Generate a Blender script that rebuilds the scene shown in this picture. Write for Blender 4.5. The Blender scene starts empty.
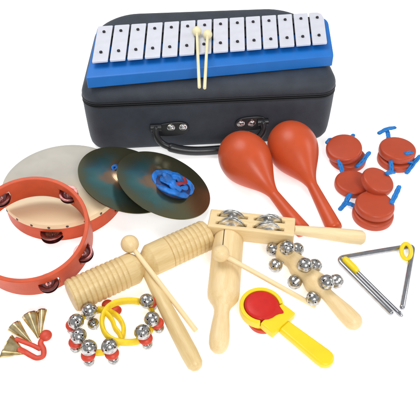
import bpy, bmesh, math, random
from mathutils import Vector, Matrix, noise
random.seed(7)
PI = math.pi
SC = bpy.context.scene
COL = SC.collection
SC.unit_settings.system = 'METRIC'
SC.unit_settings.scale_length = 0.01          # one unit is one centimetre
SC.view_settings.view_transform = 'Standard'
SC.view_settings.look = 'None'
SC.view_settings.exposure = 0
SC.view_settings.gamma = 1
V = Vector
Z = V((0, 0, 1))

# ------------------------------------------------------------------ camera
CAM = V((0, -50, 50))
FPX = 577.0
cd = bpy.data.cameras.new('camera'); cam = bpy.data.objects.new('camera', cd); COL.objects.link(cam)
cam.location = CAM; cam.rotation_euler = (math.radians(45), 0, 0)
cd.sensor_fit = 'HORIZONTAL'; cd.sensor_width = 36; cd.lens = 36 * FPX / 420.0
cd.clip_start = 0.5; cd.clip_end = 5000
SC.camera = cam
_s = math.sqrt(.5)
CR, CU, CD = V((1, 0, 0)), V((0, _s, _s)), V((0, _s, -_s))

def G(x, y, h=0.0):
    """point of the table (or of the level h above it) that the photograph shows at x, y"""
    d = CD * FPX + CR * (x - 210) + CU * (210 - y)
    return CAM + d * ((h - CAM.z) / d.z)

def scale_at(p):
    return FPX / ((p - CAM).dot(CD))

def disc_frame(x, y, a, b, tilt, h):
    """centre, normal and radius of a round disc seen as an ellipse"""
    c = G(x, y, h); v = (CAM - c).normalized()
    r = CR.copy(); r = (r - v * r.dot(v)).normalized(); u = v.cross(r).normalized()
    t = math.radians(tilt)
    maj = r * math.cos(t) - u * math.sin(t)
    mnr = r * math.sin(t) + u * math.cos(t)
    k = min(b / a, 1)
    n = (v * k + mnr * math.sqrt(1 - k * k)).normalized()
    return c, n, a / scale_at(c), maj

def frame(o, z, x=None):
    z = z.normalized()
    x = V((1, 0, 0)) if x is None else x
    x = x - z * x.dot(z)
    if x.length < 1e-5:
        x = V((0, 1, 0)) - z * z.y
    x.normalize(); y = z.cross(x)
    m = Matrix.Identity(4)
    for i in range(3):
        m[i][0], m[i][1], m[i][2], m[i][3] = x[i], y[i], z[i], o[i]
    return m

def along(a, b, up=Z):
    """frame at a with x towards b"""
    x = (b - a).normalized(); y = up.cross(x).normalized(); z = x.cross(y)
    m = Matrix.Identity(4)
    for i in range(3):
        m[i][0], m[i][1], m[i][2], m[i][3] = x[i], y[i], z[i], a[i]
    return m

# ------------------------------------------------------------------ materials
def srgb(*c):
    out = []
    for v in c:
        v /= 255.0
        out.append(v / 12.92 if v <= .04045 else ((v + .055) / 1.055) ** 2.4)
    return tuple(out) + (1,)

def base_mat(name):
    m = bpy.data.materials.new(name); m.use_nodes = True
    nt = m.node_tree; b = nt.nodes['Principled BSDF']
    return m, nt, b

def N(nt, t, **kw):
    n = nt.nodes.new(t)
    for k, v in kw.items():
        setattr(n, k, v)
    return n

def simple(name, col, rough=.4, metal=0.0, var=.12, vscale=1.2, bump=.02, bscale=14.0, coat=0.0, stretch=(1, 1, 1), rvar=.12, spec=.5):
    m, nt, b = base_mat(name)
    L = nt.links.new
    tc = N(nt, 'ShaderNodeTexCoord'); mp = N(nt, 'ShaderNodeMapping'); mp.inputs['Scale'].default_value = stretch
    L(tc.outputs['Object'], mp.inputs['Vector'])
    n1 = N(nt, 'ShaderNodeTexNoise'); n1.inputs['Scale'].default_value = vscale; n1.inputs['Detail'].default_value = 5
    L(mp.outputs['Vector'], n1.inputs['Vector'])
    cr = N(nt, 'ShaderNodeValToRGB')
    c = V(col[:3])
    cr.color_ramp.elements[0].position = .3; cr.color_ramp.elements[1].position = .7
    cr.color_ramp.elements[0].color = tuple(c * (1 - var)) + (1,)
    cr.color_ramp.elements[1].color = tuple(min(1, q) for q in c * (1 + var)) + (1,)
    L(n1.outputs['Fac'], cr.inputs['Fac']); L(cr.outputs['Color'], b.inputs['Base Color'])
    n2 = N(nt, 'ShaderNodeTexNoise'); n2.inputs['Scale'].default_value = bscale; n2.inputs['Detail'].default_value = 6
    L(mp.outputs['Vector'], n2.inputs['Vector'])
    mr = N(nt, 'ShaderNodeMapRange'); mr.inputs['To Min'].default_value = max(.02, rough - rvar); mr.inputs['To Max'].default_value = min(1, rough + rvar)
    L(n2.outputs['Fac'], mr.inputs['Value']); L(mr.outputs['Result'], b.inputs['Roughness'])
    if bump:
        bp = N(nt, 'ShaderNodeBump'); bp.inputs['Strength'].default_value = bump * 5; bp.inputs['Distance'].default_value = .05
        L(n2.outputs['Fac'], bp.inputs['Height']); L(bp.outputs['Normal'], b.inputs['Normal'])
    b.inputs['Metallic'].default_value = metal
    b.inputs['Coat Weight'].default_value = coat
    b.inputs['Specular IOR Level'].default_value = spec
    return m

def wood(name, light, dark, rough=.45):
    m, nt, b = base_mat(name); L = nt.links.new
    tc = N(nt, 'ShaderNodeTexCoord'); oi = N(nt, 'ShaderNodeObjectInfo')
    mp = N(nt, 'ShaderNodeMapping'); mp.inputs['Scale'].default_value = (.12, 1.6, 1.6)
    ad = N(nt, 'ShaderNodeVectorMath', operation='ADD')
    cb = N(nt, 'ShaderNodeCombineXYZ'); ml = N(nt, 'ShaderNodeMath', operation='MULTIPLY'); ml.inputs[1].default_value = 40
    L(oi.outputs['Random'], ml.inputs[0]); L(ml.outputs[0], cb.inputs[0]); L(ml.outputs[0], cb.inputs[1])
    L(tc.outputs['Object'], mp.inputs['Vector']); L(mp.outputs['Vector'], ad.inputs[0]); L(cb.outputs[0], ad.inputs[1])
    n1 = N(nt, 'ShaderNodeTexNoise'); n1.inputs['Scale'].default_value = 1.4; n1.inputs['Detail'].default_value = 6; n1.inputs['Distortion'].default_value = .6
    n2 = N(nt, 'ShaderNodeTexNoise'); n2.inputs['Scale'].default_value = 9; n2.inputs['Detail'].default_value = 4
    L(ad.outputs[0], n1.inputs['Vector']); L(ad.outputs[0], n2.inputs['Vector'])
    mx = N(nt, 'ShaderNodeMath', operation='MULTIPLY_ADD'); mx.inputs[1].default_value = .45; L(n2.outputs['Fac'], mx.inputs[0])
    m2 = N(nt, 'ShaderNodeMath', operation='MULTIPLY'); m2.inputs[1].default_value = .6; L(n1.outputs['Fac'], m2.inputs[0]); L(m2.outputs[0], mx.inputs[2])
    cr = N(nt, 'ShaderNodeValToRGB'); e = cr.color_ramp.elements
    e[0].position = .33; e[1].position = .68; e[0].color = dark; e[1].color = light
    L(mx.outputs[0], cr.inputs['Fac']); L(cr.outputs['Color'], b.inputs['Base Color'])
    b.inputs['Roughness'].default_value = rough
    bp = N(nt, 'ShaderNodeBump'); bp.inputs['Strength'].default_value = .12; bp.inputs['Distance'].default_value = .04
    L(mx.outputs[0], bp.inputs['Height']); L(bp.outputs['Normal'], b.inputs['Normal'])
    return m

def alb(r, g, b, k=.62):
    """surface colour whose lit look under the bright studio light is the given one"""
    c = srgb(r, g, b)
    return tuple(min(.95, v * k) for v in c[:3]) + (1,)

M = {}
M['case'] = simple('case_leatherette', alb(63, 69, 79, .74), .52, var=.14, vscale=.5, bump=.16, bscale=11, rvar=.08, spec=.25)
M['case_dark'] = simple('case_trim', alb(34, 37, 43), .5, var=.15, vscale=2, bump=.03, spec=.35)
M['zip_teeth'] = simple('zip_tape', alb(24, 26, 31), .55, var=.3, vscale=6, bump=.1, bscale=20)
M['rubber'] = simple('handle_rubber', alb(38, 40, 45), .35, var=.15, bump=.03)
M['steel'] = simple('steel', (.62, .62, .64, 1), .2, 1.0, var=.15, vscale=3, bump=.01, rvar=.1)
M['chrome'] = simple('chrome', (.4, .4, .42, 1), .16, 1.0, var=.12, vscale=2, bump=.004, rvar=.06)
M['bell'] = simple('nickel_bell', (.46, .45, .44, 1), .17, 1.0, var=.35, vscale=2.5, bump=.05, bscale=5, rvar=.1)
M['dark_jingle'] = simple('jingle_red_reflection', (.27, .11, .105, 1), .2, .92, var=.3, vscale=2, bump=.03, rvar=.1)  # steel discs: the rim's red reflection is put into the base colour
M['blue'] = simple('blue_plastic', alb(16, 116, 206, .8), .45, var=.05, vscale=.6, bump=.01, rvar=.06)
M['blue_tie'] = simple('blue_elastic', alb(16, 124, 206, .86), .6, var=.25, vscale=3, bump=.12, bscale=18)
M['bar'] = simple('white_bar', alb(232, 233, 244, .74), .35, var=.04, vscale=.8, bump=.015, bscale=8, rvar=.08)
M['pin'] = simple('dark_pin', alb(45, 42, 50), .35, .3, var=.1)
M['cream'] = simple('cream_mallet', alb(240, 230, 186, .85), .5, var=.06, vscale=2, bump=.02, stretch=(.3, 1, 1))
M['maraca'] = simple('maraca_plastic', alb(210, 86, 46, .78), .34, var=.05, vscale=.6, bump=.012, bscale=7, rvar=.06, spec=.3)
M['castanet'] = simple('castanet_plastic', alb(196, 80, 50, .76), .38, var=.05, vscale=.6, bump=.008, bscale=8, rvar=.08, spec=.28)
M['rim'] = simple('orange_rim', alb(214, 86, 46, .8), .42, var=.08, vscale=.8, bump=.02, bscale=7, rvar=.08, spec=.28)
M['tack'] = simple('tack', (.14, .12, .12, 1), .3, 1.0)
M['yellow'] = simple('yellow_plastic', alb(252, 220, 24, .8), .35, var=.03, vscale=.8, bump=.01, rvar=.06)
M['yellow_strap'] = simple('yellow_strap', alb(252, 216, 24, .78), .5, var=.1, vscale=2, bump=.06, bscale=12)
M['red'] = simple('red_plastic', alb(212, 38, 32, .78), .4, var=.08, vscale=1, bump=.015, spec=.25)
M['red_pad'] = simple('red_pad', alb(224, 66, 36, .72), .45, var=.12, vscale=2, bump=.04)
M['coral'] = simple('coral_cord', alb(226, 76, 48, .72), .5, var=.1, vscale=2, bump=.04)
M['wood'] = wood('pale_wood', alb(242, 216, 166, .86), alb(228, 196, 140, .86))
M['wood_warm'] = wood('warm_wood', alb(234, 208, 152, .84), alb(214, 182, 124, .84))
M['wood_pale'] = wood('peeled_wood', alb(246, 223, 178, .88), alb(234, 207, 155, .88))
M['jingle'] = simple('bright_jingle', (.6, .59, .57, 1), .2, 1.0, var=.4, vscale=1.6, bump=.08, bscale=3, rvar=.12)
M['slit'] = simple('slit_shadow', alb(90, 66, 40), .8)

def brass():
    m, nt, b = base_mat('brass'); L = nt.links.new
    tc = N(nt, 'ShaderNodeTexCoord')
    n = N(nt, 'ShaderNodeTexNoise'); n.inputs['Scale'].default_value = 1.3; n.inputs['Detail'].default_value = 4
    L(tc.outputs['Object'], n.inputs['Vector'])
    cr = N(nt, 'ShaderNodeValToRGB'); e = cr.color_ramp.elements
    e[0].position = .35; e[1].position = .68; e[0].color = (.42, .29, .11, 1); e[1].color = (.74, .6, .34, 1)
    L(n.outputs['Fac'], cr.inputs['Fac']); L(cr.outputs['Color'], b.inputs['Base Color'])
    b.inputs['Metallic'].default_value = 1; b.inputs['Roughness'].default_value = .24
    return m
M['brass'] = brass()

def skin():
    m, nt, b = base_mat('drum_skin'); L = nt.links.new
    tc = N(nt, 'ShaderNodeTexCoord')
    n = N(nt, 'ShaderNodeTexNoise'); n.inputs['Scale'].default_value = .35; n.inputs['Detail'].default_value = 6; n.inputs['Distortion'].default_value = .5
    L(tc.outputs['Object'], n.inputs['Vector'])
    cr = N(nt, 'ShaderNodeValToRGB'); e = cr.color_ramp.elements
    e[0].position = .3; e[1].position = .72; e[0].color = alb(212, 206, 194, .64); e[1].color = alb(226, 220, 208, .64)
    L(n.outputs['Fac'], cr.inputs['Fac'])
    # warmer towards the front, and painted brighter there to offset the hoop's shade
    sp = N(nt, 'ShaderNodeSeparateXYZ'); L(tc.outputs['Object'], sp.inputs[0])
    mr = N(nt, 'ShaderNodeMapRange'); mr.inputs['From Min'].default_value = 1.5; mr.inputs['From Max'].default_value = -5
    L(sp.outputs['Y'], mr.inputs['Value'])
    mx = N(nt, 'ShaderNodeMix', data_type='RGBA'); mx.inputs['B'].default_value = alb(244, 220, 178, .86)
    L(mr.outputs['Result'], mx.inputs['Factor']); L(cr.outputs['Color'], mx.inputs['A'])
    L(mx.outputs['Result'], b.inputs['Base Color'])
    b.inputs['Roughness'].default_value = .6
    return m
M['skin'] = skin()

def cymbal_mat():
    m, nt, b = base_mat('cymbal_painted_reflections'); L = nt.links.new
    tc = N(nt, 'ShaderNodeTexCoord'); sp = N(nt, 'ShaderNodeSeparateXYZ'); L(tc.outputs['Object'], sp.inputs[0])
    at = N(nt, 'ShaderNodeMath', operation='ARCTAN2'); L(sp.outputs['Y'], at.inputs[0]); L(sp.outputs['X'], at.inputs[1])
    xx = N(nt, 'ShaderNodeMath', operation='MULTIPLY'); L(sp.outputs['X'], xx.inputs[0]); L(sp.outputs['X'], xx.inputs[1])
    yy = N(nt, 'ShaderNodeMath', operation='MULTIPLY_ADD'); L(sp.outputs['Y'], yy.inputs[0]); L(sp.outputs['Y'], yy.inputs[1]); L(xx.outputs[0], yy.inputs[2])
    rr = N(nt, 'ShaderNodeMath', operation='SQRT'); L(yy.outputs[0], rr.inputs[0])
    # reflections painted into the metal colour: bands by radius broken up by noise
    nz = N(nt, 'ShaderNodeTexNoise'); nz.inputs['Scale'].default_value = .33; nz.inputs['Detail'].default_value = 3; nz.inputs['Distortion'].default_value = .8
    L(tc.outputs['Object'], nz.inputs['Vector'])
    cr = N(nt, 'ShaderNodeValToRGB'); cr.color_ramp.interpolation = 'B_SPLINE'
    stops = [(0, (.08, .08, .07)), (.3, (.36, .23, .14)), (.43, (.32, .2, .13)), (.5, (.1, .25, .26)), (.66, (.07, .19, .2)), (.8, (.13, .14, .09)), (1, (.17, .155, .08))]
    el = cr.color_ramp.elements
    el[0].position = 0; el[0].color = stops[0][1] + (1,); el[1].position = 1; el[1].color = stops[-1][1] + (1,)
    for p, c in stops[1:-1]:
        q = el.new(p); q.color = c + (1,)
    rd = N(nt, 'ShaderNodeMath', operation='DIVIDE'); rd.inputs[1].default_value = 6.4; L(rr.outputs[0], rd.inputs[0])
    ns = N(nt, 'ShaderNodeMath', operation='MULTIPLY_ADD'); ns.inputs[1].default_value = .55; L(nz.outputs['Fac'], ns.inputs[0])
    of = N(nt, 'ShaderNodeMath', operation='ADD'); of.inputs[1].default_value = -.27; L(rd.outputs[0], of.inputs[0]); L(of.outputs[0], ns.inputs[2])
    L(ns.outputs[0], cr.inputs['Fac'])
    # the painted copper and teal reflections show on one side only, the rest is dark olive
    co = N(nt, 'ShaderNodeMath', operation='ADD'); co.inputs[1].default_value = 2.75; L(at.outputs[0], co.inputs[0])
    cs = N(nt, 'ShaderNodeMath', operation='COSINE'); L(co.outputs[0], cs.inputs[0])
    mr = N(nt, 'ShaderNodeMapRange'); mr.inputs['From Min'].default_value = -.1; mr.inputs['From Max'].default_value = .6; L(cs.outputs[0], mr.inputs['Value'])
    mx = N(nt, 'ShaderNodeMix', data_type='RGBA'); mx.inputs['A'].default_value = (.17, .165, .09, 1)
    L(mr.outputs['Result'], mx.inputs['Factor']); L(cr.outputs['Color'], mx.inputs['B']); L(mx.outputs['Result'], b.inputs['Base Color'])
    b.inputs['Metallic'].default_value = .85; b.inputs['Roughness'].default_value = .22
    tg = N(nt, 'ShaderNodeTangent', direction_type='RADIAL', axis='Z'); L(tg.outputs[0], b.inputs['Tangent'])
    b.inputs['Anisotropic'].default_value = .55
    # turned grooves
    w = N(nt, 'ShaderNodeMath', operation='MULTIPLY'); w.inputs[1].default_value = 46; L(rr.outputs[0], w.inputs[0])
    sn = N(nt, 'ShaderNodeMath', operation='SINE'); L(w.outputs[0], sn.inputs[0])
    bp = N(nt, 'ShaderNodeBump'); bp.inputs['Strength'].default_value = .05; bp.inputs['Distance'].default_value = .02
    L(sn.outputs[0], bp.inputs['Height']); L(bp.outputs['Normal'], b.inputs['Normal'])
    return m
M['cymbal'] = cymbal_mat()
M['cloth'] = simple('blue_cloth', alb(8, 118, 214, .72), .5, var=.55, vscale=.8, bump=.12, bscale=9)  # wide tone range painted in for the dark recesses between folds
M['cloth_dark'] = simple('navy_fold_shade', alb(14, 52, 120, .6), .6, var=.4, vscale=1.2, bump=.12, bscale=9)  # shade deep in the strap's folds, put into the colour as navy
M['cloth_red'] = simple('red_tag', alb(170, 40, 50), .7, var=.2)

# ------------------------------------------------------------------ objects
MW = {}
def thing(name, label, cat, loc, rotz=0.0, group=None, mat=None):
    o = bpy.data.objects.new(name, None); COL.objects.link(o)
    m = mat if mat is not None else Matrix.Translation(loc) @ Matrix.Rotation(rotz, 4, 'Z')
    o.matrix_basis = m; MW[o.name] = m
    o.empty_display_size = 1
    o['label'] = label; o['category'] = cat
    if group: o['group'] = group
    return o

def obj(name, bm, mat, parent=None, m=None, angle=38, bevel=0, subsurf=0, solid=0, local=False):
    """one mesh object; bm is in world space unless local; m is the object's own frame in the world"""
    pm = MW[parent.name] if parent else Matrix.Identity(4)
    m = pm if m is None else m
    if not local:
        bm.transform(m.inverted())
    bmesh.ops.remove_doubles(bm, verts=bm.verts, dist=1e-4)
    bmesh.ops.recalc_face_normals(bm, faces=bm.faces)
    me = bpy.data.meshes.new(name); bm.to_mesh(me); bm.free()
    me.shade_smooth(); me.set_sharp_from_angle(angle=math.radians(angle))
    me.materials.append(mat)
    o = bpy.data.objects.new(name, me); COL.objects.link(o)
    if parent: o.parent = parent
    o.matrix_basis = pm.inverted() @ m
    MW[o.name] = m
    if solid:
        md = o.modifiers.new('thickness', 'SOLIDIFY'); md.thickness = solid; md.offset = -1
    if bevel:
        md = o.modifiers.new('edge', 'BEVEL'); md.width = bevel; md.segments = 3; md.limit_method = 'ANGLE'; md.angle_limit = math.radians(40)
    if subsurf:
        md = o.modifiers.new('round', 'SUBSURF'); md.levels = subsurf; md.render_levels = subsurf
    return o

def inst(src, parent, m):
    o = src.copy(); COL.objects.link(o); o.parent = parent
    o.matrix_basis = MW[parent.name].inverted() @ m; MW[o.name] = m
    return o

def place(o, m):
    """give an object that was built at the origin its frame in the world"""
    pm = MW[o.parent.name] if o.parent else Matrix.Identity(4)
    o.matrix_basis = pm.inverted() @ m; MW[o.name] = m

# ------------------------------------------------------------------ shapes
def quads(bm, rings, closed=True, cap0=False, cap1=False, loop=False):
    vs = [[bm.verts.new(p) for p in r] for r in rings]
    n = len(vs[0]); k = len(vs)
    for i in range(k if loop else k - 1):
        a, b = vs[i], vs[(i + 1) % k]
        for j in range(n if closed else n - 1):
            q = (j + 1) % n
            bm.faces.new((a[j], a[q], b[q], b[j]))
    if cap0: bm.faces.new(list(reversed(vs[0])))
    if cap1: bm.faces.new(vs[-1])
    return vs

def lathe(bm, prof, m, segs=48):
    """prof: (distance along the axis z, radius); m: frame whose z is the axis"""
    rings = []
    for h, r in prof:
        r = max(r, 1e-4)
        rings.append([m @ V((r * math.cos(2 * PI * i / segs), r * math.sin(2 * PI * i / segs), h)) for i in range(segs)])
    quads(bm, rings, True, prof[0][1] > 1e-3, prof[-1][1] > 1e-3)
    return bm

def xlathe(bm, prof, m, segs=48):
    return lathe(bm, prof, m @ Matrix(((0, 0, 1, 0), (0, 1, 0, 0), (-1, 0, 0, 0), (0, 0, 0, 1))), segs)

def smooth_path(pts, n=8, closed=False):
    out = []; k = len(pts)
    for i in range(k if closed else k - 1):
        if closed:
            p0, p1, p2, p3 = pts[(i - 1) % k], pts[i], pts[(i + 1) % k], pts[(i + 2) % k]
        else:
            p0, p1, p2, p3 = pts[max(i - 1, 0)], pts[i], pts[i + 1], pts[min(i + 2, k - 1)]
        for j in range(n):
            t = j / n
            out.append(.5 * ((2 * p1) + (p2 - p0) * t + (2 * p0 - 5 * p1 + 4 * p2 - p3) * t * t + (3 * p1 - p0 - 3 * p2 + p3) * t ** 3))
    if not closed: out.append(pts[-1].copy())
    return out

def sweep(bm, pts, ra, rb=None, segs=14, closed=False, up=Z, roundends=True):
    """elliptic section: ra sideways, rb along up; both may be lists"""
    rb = ra if rb is None else rb
    n = len(pts); rings = []
    def val(r, i): return r[i] if isinstance(r, (list, tuple)) else r
    def ring(p, t, a, b):
        s = t.cross(up)
        if s.length < 1e-4: s = t.cross(V((1, 0, 0)))
        s.normalize(); u = s.cross(t).normalized()
        return [p + s * a * math.cos(2 * PI * j / segs) + u * b * math.sin(2 * PI * j / segs) for j in range(segs)]
    for i, p in enumerate(pts):
        if closed: t = pts[(i + 1) % n] - pts[(i - 1) % n]
        else: t = pts[min(i + 1, n - 1)] - pts[max(i - 1, 0)]
        t.normalize()
        a, b = val(ra, i), val(rb, i)
        if not closed and roundends and i == 0:
            for k in range(4):
                f = math.sin((k + .3) / 4 * PI / 2); d = math.cos((k + .3) / 4 * PI / 2)
                rings.append(ring(p - t * d * min(a, b), t, a * f, b * f))
        rings.append(ring(p, t, a, b))
        if not closed and roundends and i == n - 1:
            for k in range(3, -1, -1):
                f = math.sin((k + .3) / 4 * PI / 2); d = math.cos((k + .3) / 4 * PI / 2)
                rings.append(ring(p + t * d * min(a, b), t, a * f, b * f))
    quads(bm, rings, True, not closed, not closed, closed)
    return bm

def ball(bm, c, r, seg=32, rings=20, sx=1, sy=1, sz=1, m=None):
    m = Matrix.Translation(c) if m is None else m
    prof = []
    for i in range(rings + 1):
        t = PI * i / rings
        prof.append((-r * math.cos(t) * sz, r * math.sin(t)))
    lathe(bm, prof, m @ Matrix.Diagonal((sx, sy, 1, 1)), seg)
    return bm

def prism(bm, pts, z0, z1, m):
    lo = [bm.verts.new(m @ V((x, y, z0))) for x, y in pts]
    hi = [bm.verts.new(m @ V((x, y, z1))) for x, y in pts]
    n = len(pts)
    for i in range(n):
        bm.faces.new((lo[i], lo[(i + 1) % n], hi[(i + 1) % n], hi[i]))
    bm.faces.new(hi); bm.faces.new(list(reversed(lo)))
    return bm

def box(bm, x0, x1, y0, y1, z0, z1, m):
    return prism(bm, [(x0, y0), (x1, y0), (x1, y1), (x0, y1)], z0, z1, m)

def rrect(w, d, r, n=10):
    pts = []
    for cx, cy, a0 in ((w / 2 - r, d / 2 - r, 0), (-w / 2 + r, d / 2 - r, 90), (-w / 2 + r, -d / 2 + r, 180), (w / 2 - r, -d / 2 + r, 270)):
        for i in range(n + 1):
            a = math.radians(a0 + 90 * i / n); pts.append((cx + r * math.cos(a), cy + r * math.sin(a)))
    return pts

def ring_shell(bm, m, R, t, z0, z1, slots=(), segs=144):
    """hoop with slots cut clean through: slots are (angle, half angle, z low, z high)"""
    if slots: zs = [z0, slots[0][2], slots[0][3], z1]
    else: zs = [z0, z1]
    def filled(i, k):
        if k == 1 and slots:
            a = (i + .5) * 360 / segs
            for s in slots:
                if abs((a - s[0] + 180) % 360 - 180) < s[1]: return False
        return 0 <= k < len(zs) - 1
    def p(i, r, z):
        a = 2 * PI * i / segs
        return bm.verts.new(m @ V((r * math.cos(a), r * math.sin(a), z)))
    for i in range(segs):
        for k in range(len(zs) - 1):
            if not filled(i, k): continue
            a, b = zs[k], zs[k + 1]
            def f(*c): bm.faces.new([p(*q) for q in c])
            f((i, R, a), (i + 1, R, a), (i + 1, R, b), (i, R, b))
            f((i, R - t, b), (i + 1, R - t, b), (i + 1, R - t, a), (i, R - t, a))
            if not filled(i, k + 1): f((i, R, b), (i + 1, R, b), (i + 1, R - t, b), (i, R - t, b))
            if not filled(i, k - 1): f((i, R - t, a), (i + 1, R - t, a), (i + 1, R, a), (i, R, a))
            if not filled((i - 1) % segs, k): f((i, R, a), (i, R, b), (i, R - t, b), (i, R - t, a))
            if not filled((i + 1) % segs, k): f((i + 1, R - t, a), (i + 1, R - t, b), (i + 1, R, b), (i + 1, R, a))
    return bm

# ------------------------------------------------------------------ table and light
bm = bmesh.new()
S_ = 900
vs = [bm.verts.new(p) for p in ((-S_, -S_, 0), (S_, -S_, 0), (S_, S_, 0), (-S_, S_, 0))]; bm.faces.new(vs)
gm, nt, b = base_mat('white_table_added_glow')
b.inputs['Base Color'].default_value = (.9, .9, .9, 1); b.inputs['Roughness'].default_value = .9
b.inputs['Specular IOR Level'].default_value = .1
b.inputs['Emission Color'].default_value = (1, 1, 1, 1); b.inputs['Emission Strength'].default_value = .5  # glow added to the plain white ground to wash out shadows
tn = N(nt, 'ShaderNodeTexNoise'); tn.inputs['Scale'].default_value = .02
tr = N(nt, 'ShaderNodeValToRGB'); tr.color_ramp.elements[0].color = (.88, .88, .88, 1); tr.color_ramp.elements[1].color = (.92, .92, .92, 1)
nt.links.new(tn.outputs['Fac'], tr.inputs['Fac']); nt.links.new(tr.outputs['Color'], b.inputs['Base Color'])
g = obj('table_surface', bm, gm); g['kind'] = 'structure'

w = bpy.data.worlds.new('World'); SC.world = w; w.use_nodes = True
w.node_tree.nodes['Background'].inputs['Color'].default_value = (.96, .98, 1, 1)
w.node_tree.nodes['Background'].inputs['Strength'].default_value = .5

def area(name, loc, target, size, power, col=(1, 1, 1)):
    l = bpy.data.lights.new(name, 'AREA'); l.shape = 'DISK'; l.size = size; l.energy = power; l.color = col
    o = bpy.data.objects.new(name, l); COL.objects.link(o)
    o.location = loc; o.rotation_euler = (V(target) - V(loc)).to_track_quat('-Z', 'Y').to_euler()
    return o
area('softbox_front', (28, -105, 92), (0, 5, 2), 46, 100000, (1, .985, .96))
area('softbox_overhead', (-45, 40, 130), (0, 5, 0), 90, 112000, (1, 1, 1))
area('softbox_side', (120, 10, 80), (0, 5, 0), 50, 36000, (1, 1, 1))

# ------------------------------------------------------------------ carry case
cA, cB = V((-16.45, 10.75, 0)), V((16.75, 13.3, 0))
cx = (cB - cA).normalized(); cy = Z.cross(cx)
CW, CDp, CH = (cB - cA).length, 21.6, 10.0
mc = Matrix.Identity(4)
co = (cA + cB) / 2
for i in range(3): mc[i][0], mc[i][1], mc[i][2], mc[i][3] = cx[i], cy[i], Z[i], co[i]
case = thing('carry_case', 'dark slate carry case with rounded corners under the blue glockenspiel', 'case', co, mat=mc)
mcc = mc @ Matrix.Translation((0, CDp / 2, 0))
def case_plan(ins, n):
    w, d = CW - 2 * ins, CDp - 2 * ins
    pts = []
    for sx, sy, a0, q in ((1, 1, 0, 6.2), (-1, 1, 90, 6.2), (-1, -1, 180, 2.6), (1, -1, 270, 2.6)):
        rr = max(.8, q - ins * .4)
        for i in range(n + 1):
            a = math.radians(a0 + 90 * i / n)
            x, y = sx * (w / 2 - rr) + rr * math.cos(a), sy * (d / 2 - rr) + rr * math.sin(a)
            k = (y + d / 2) / d
            pts.append((x * (1 - (.075 if x < 0 else .03) * k), y))
    return pts
def case_rings(sec, r0=2.6, dome=0):
    rings = []
    for z, ins in sec:
        pts = case_plan(ins, 12)
        # soft sides bulge a little
        out = []
        for x, y in pts:
            zz = z
            if dome:
                u = x / (CW / 2); v = y / (CDp / 2)
                zz = z + dome * max(0, 1 - u * u) * max(0, 1 - v * v)
            out.append(mcc @ V((x, y, zz)))
        rings.append(out)
    return rings
bm = bmesh.new()
quads(bm, case_rings([(0, 1.3), (.12, .75), (.4, .38), (.9, .16), (1.6, .08), (3, .03), (5, .0), (7.1, .0), (7.3, .05), (7.33, .3)]), True, True, True)
obj('body', bm, M['case'], case)
bm = bmesh.new()
quads(bm, case_rings([(8.02, .3), (8.05, .05), (8.2, .0), (8.6, .04), (9.0, .18), (9.35, .42), (9.6, .75), (9.82, 1.25), (9.94, 1.9), (9.99, 2.8), (10.0, 4.5)]), True, True, True)
obj('lid', bm, M['case'], case)
bm = bmesh.new()
quads(bm, case_rings([(7.25, .25), (7.27, .16), (8.08, .16), (8.1, .25)]), True, True, True)
zp = obj('zip_band', bm, M['zip_teeth'], case)
for zz, rad in ((7.37, .13), (7.98, .13), (7.68, .09)):
    bm = bmesh.new()
    pts = [mcc @ V((x, y, zz)) for x, y in case_plan(.06, 12)]
    sweep(bm, pts, rad, rad, 8, True)
    obj('piping', bm, M['case_dark'], zp)

def face_pt(x, y, off=0.0, z=None):
    """point on the case front at the height where the photograph shows x, y"""
    d = (CD * FPX + CR * (x - 210) + CU * (210 - y))
    n = -cy; o = co + n * off
    return CAM + d * ((o - CAM).dot(n) / d.dot(n))
hroot = None
# carrying handle
def hp_(x, y, off):      # handle points stay clear of the table
    p = face_pt(x, y, off)
    return p
hl = [face_pt(156, 128.5, .5), face_pt(156.5, 136, .9), face_pt(163, 144, 1.2), face_pt(177, 149, 1.45), face_pt(196, 151, 1.5), face_pt(222, 149.5, 1.5),
      face_pt(246, 146.5, 1.6), face_pt(258, 138, 1.3), face_pt(263.5, 130, .9), face_pt(263, 123, .5)]
for p in hl: p.z = max(p.z, .62)
path = smooth_path(hl, 8)
bm = bmesh.new(); sweep(bm, path, .42, .46, 14)
hnd = obj('handle', bm, M['rubber'], case)
bm = bmesh.new()
mid = path[len(path) // 3 - 3: 2 * len(path) // 3 + 3]
sweep(bm, mid, .6, .62, 16)
obj('grip', bm, M['rubber'], hnd)
for (x0, y0, x1, y1, rv) in ((151, 130.5, 189, 127, ((171, 127.2), (183, 126.8))), (235, 123.5, 266, 122, ((240.7, 123.3), (251.7, 123)))):
    a, c = face_pt(x0, y0), face_pt(x1, y1)
    xx = (c - a).normalized(); nn = -cy
    mp_ = frame((a + c) / 2, nn, xx)
    Lp = (c - a).length
    bm = bmesh.new()
    outl = []
    for i in range(40):
        t = 2 * PI * i / 40
        sx = math.copysign(abs(math.cos(t)) ** .7, math.cos(t)); sy = math.copysign(abs(math.sin(t)) ** .8, math.sin(t))
        outl.append((sx * Lp / 2, sy * (1.12 + .12 * sx)))
    prism(bm, outl, -.1, .3, mp_)
    pl = obj('mount_plate', bm, M['rubber'], hnd, m=mp_, bevel=.12)
    for (rx, ry) in rv:
        p = face_pt(rx, ry, .3)
        bm = bmesh.new(); lathe(bm, [(-.05, .52), (.1, .52), (.12, .42), (.2, .4), (.3, .28), (.34, 0)], frame(p, nn, xx), 28)
        o = obj('rivet', bm, M['steel'], hnd)
for e, d in ((hl[0], hl[1]), (hl[-1], hl[-2])):
    bm = bmesh.new(); mm = frame(e + cy * .25, cx, Z)
    lathe(bm, [(-.75, .42), (-.7, .5), (.7, .5), (.75, .42)], mm, 20)
    obj('hinge_barrel', bm, M['rubber'], hnd)

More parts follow.
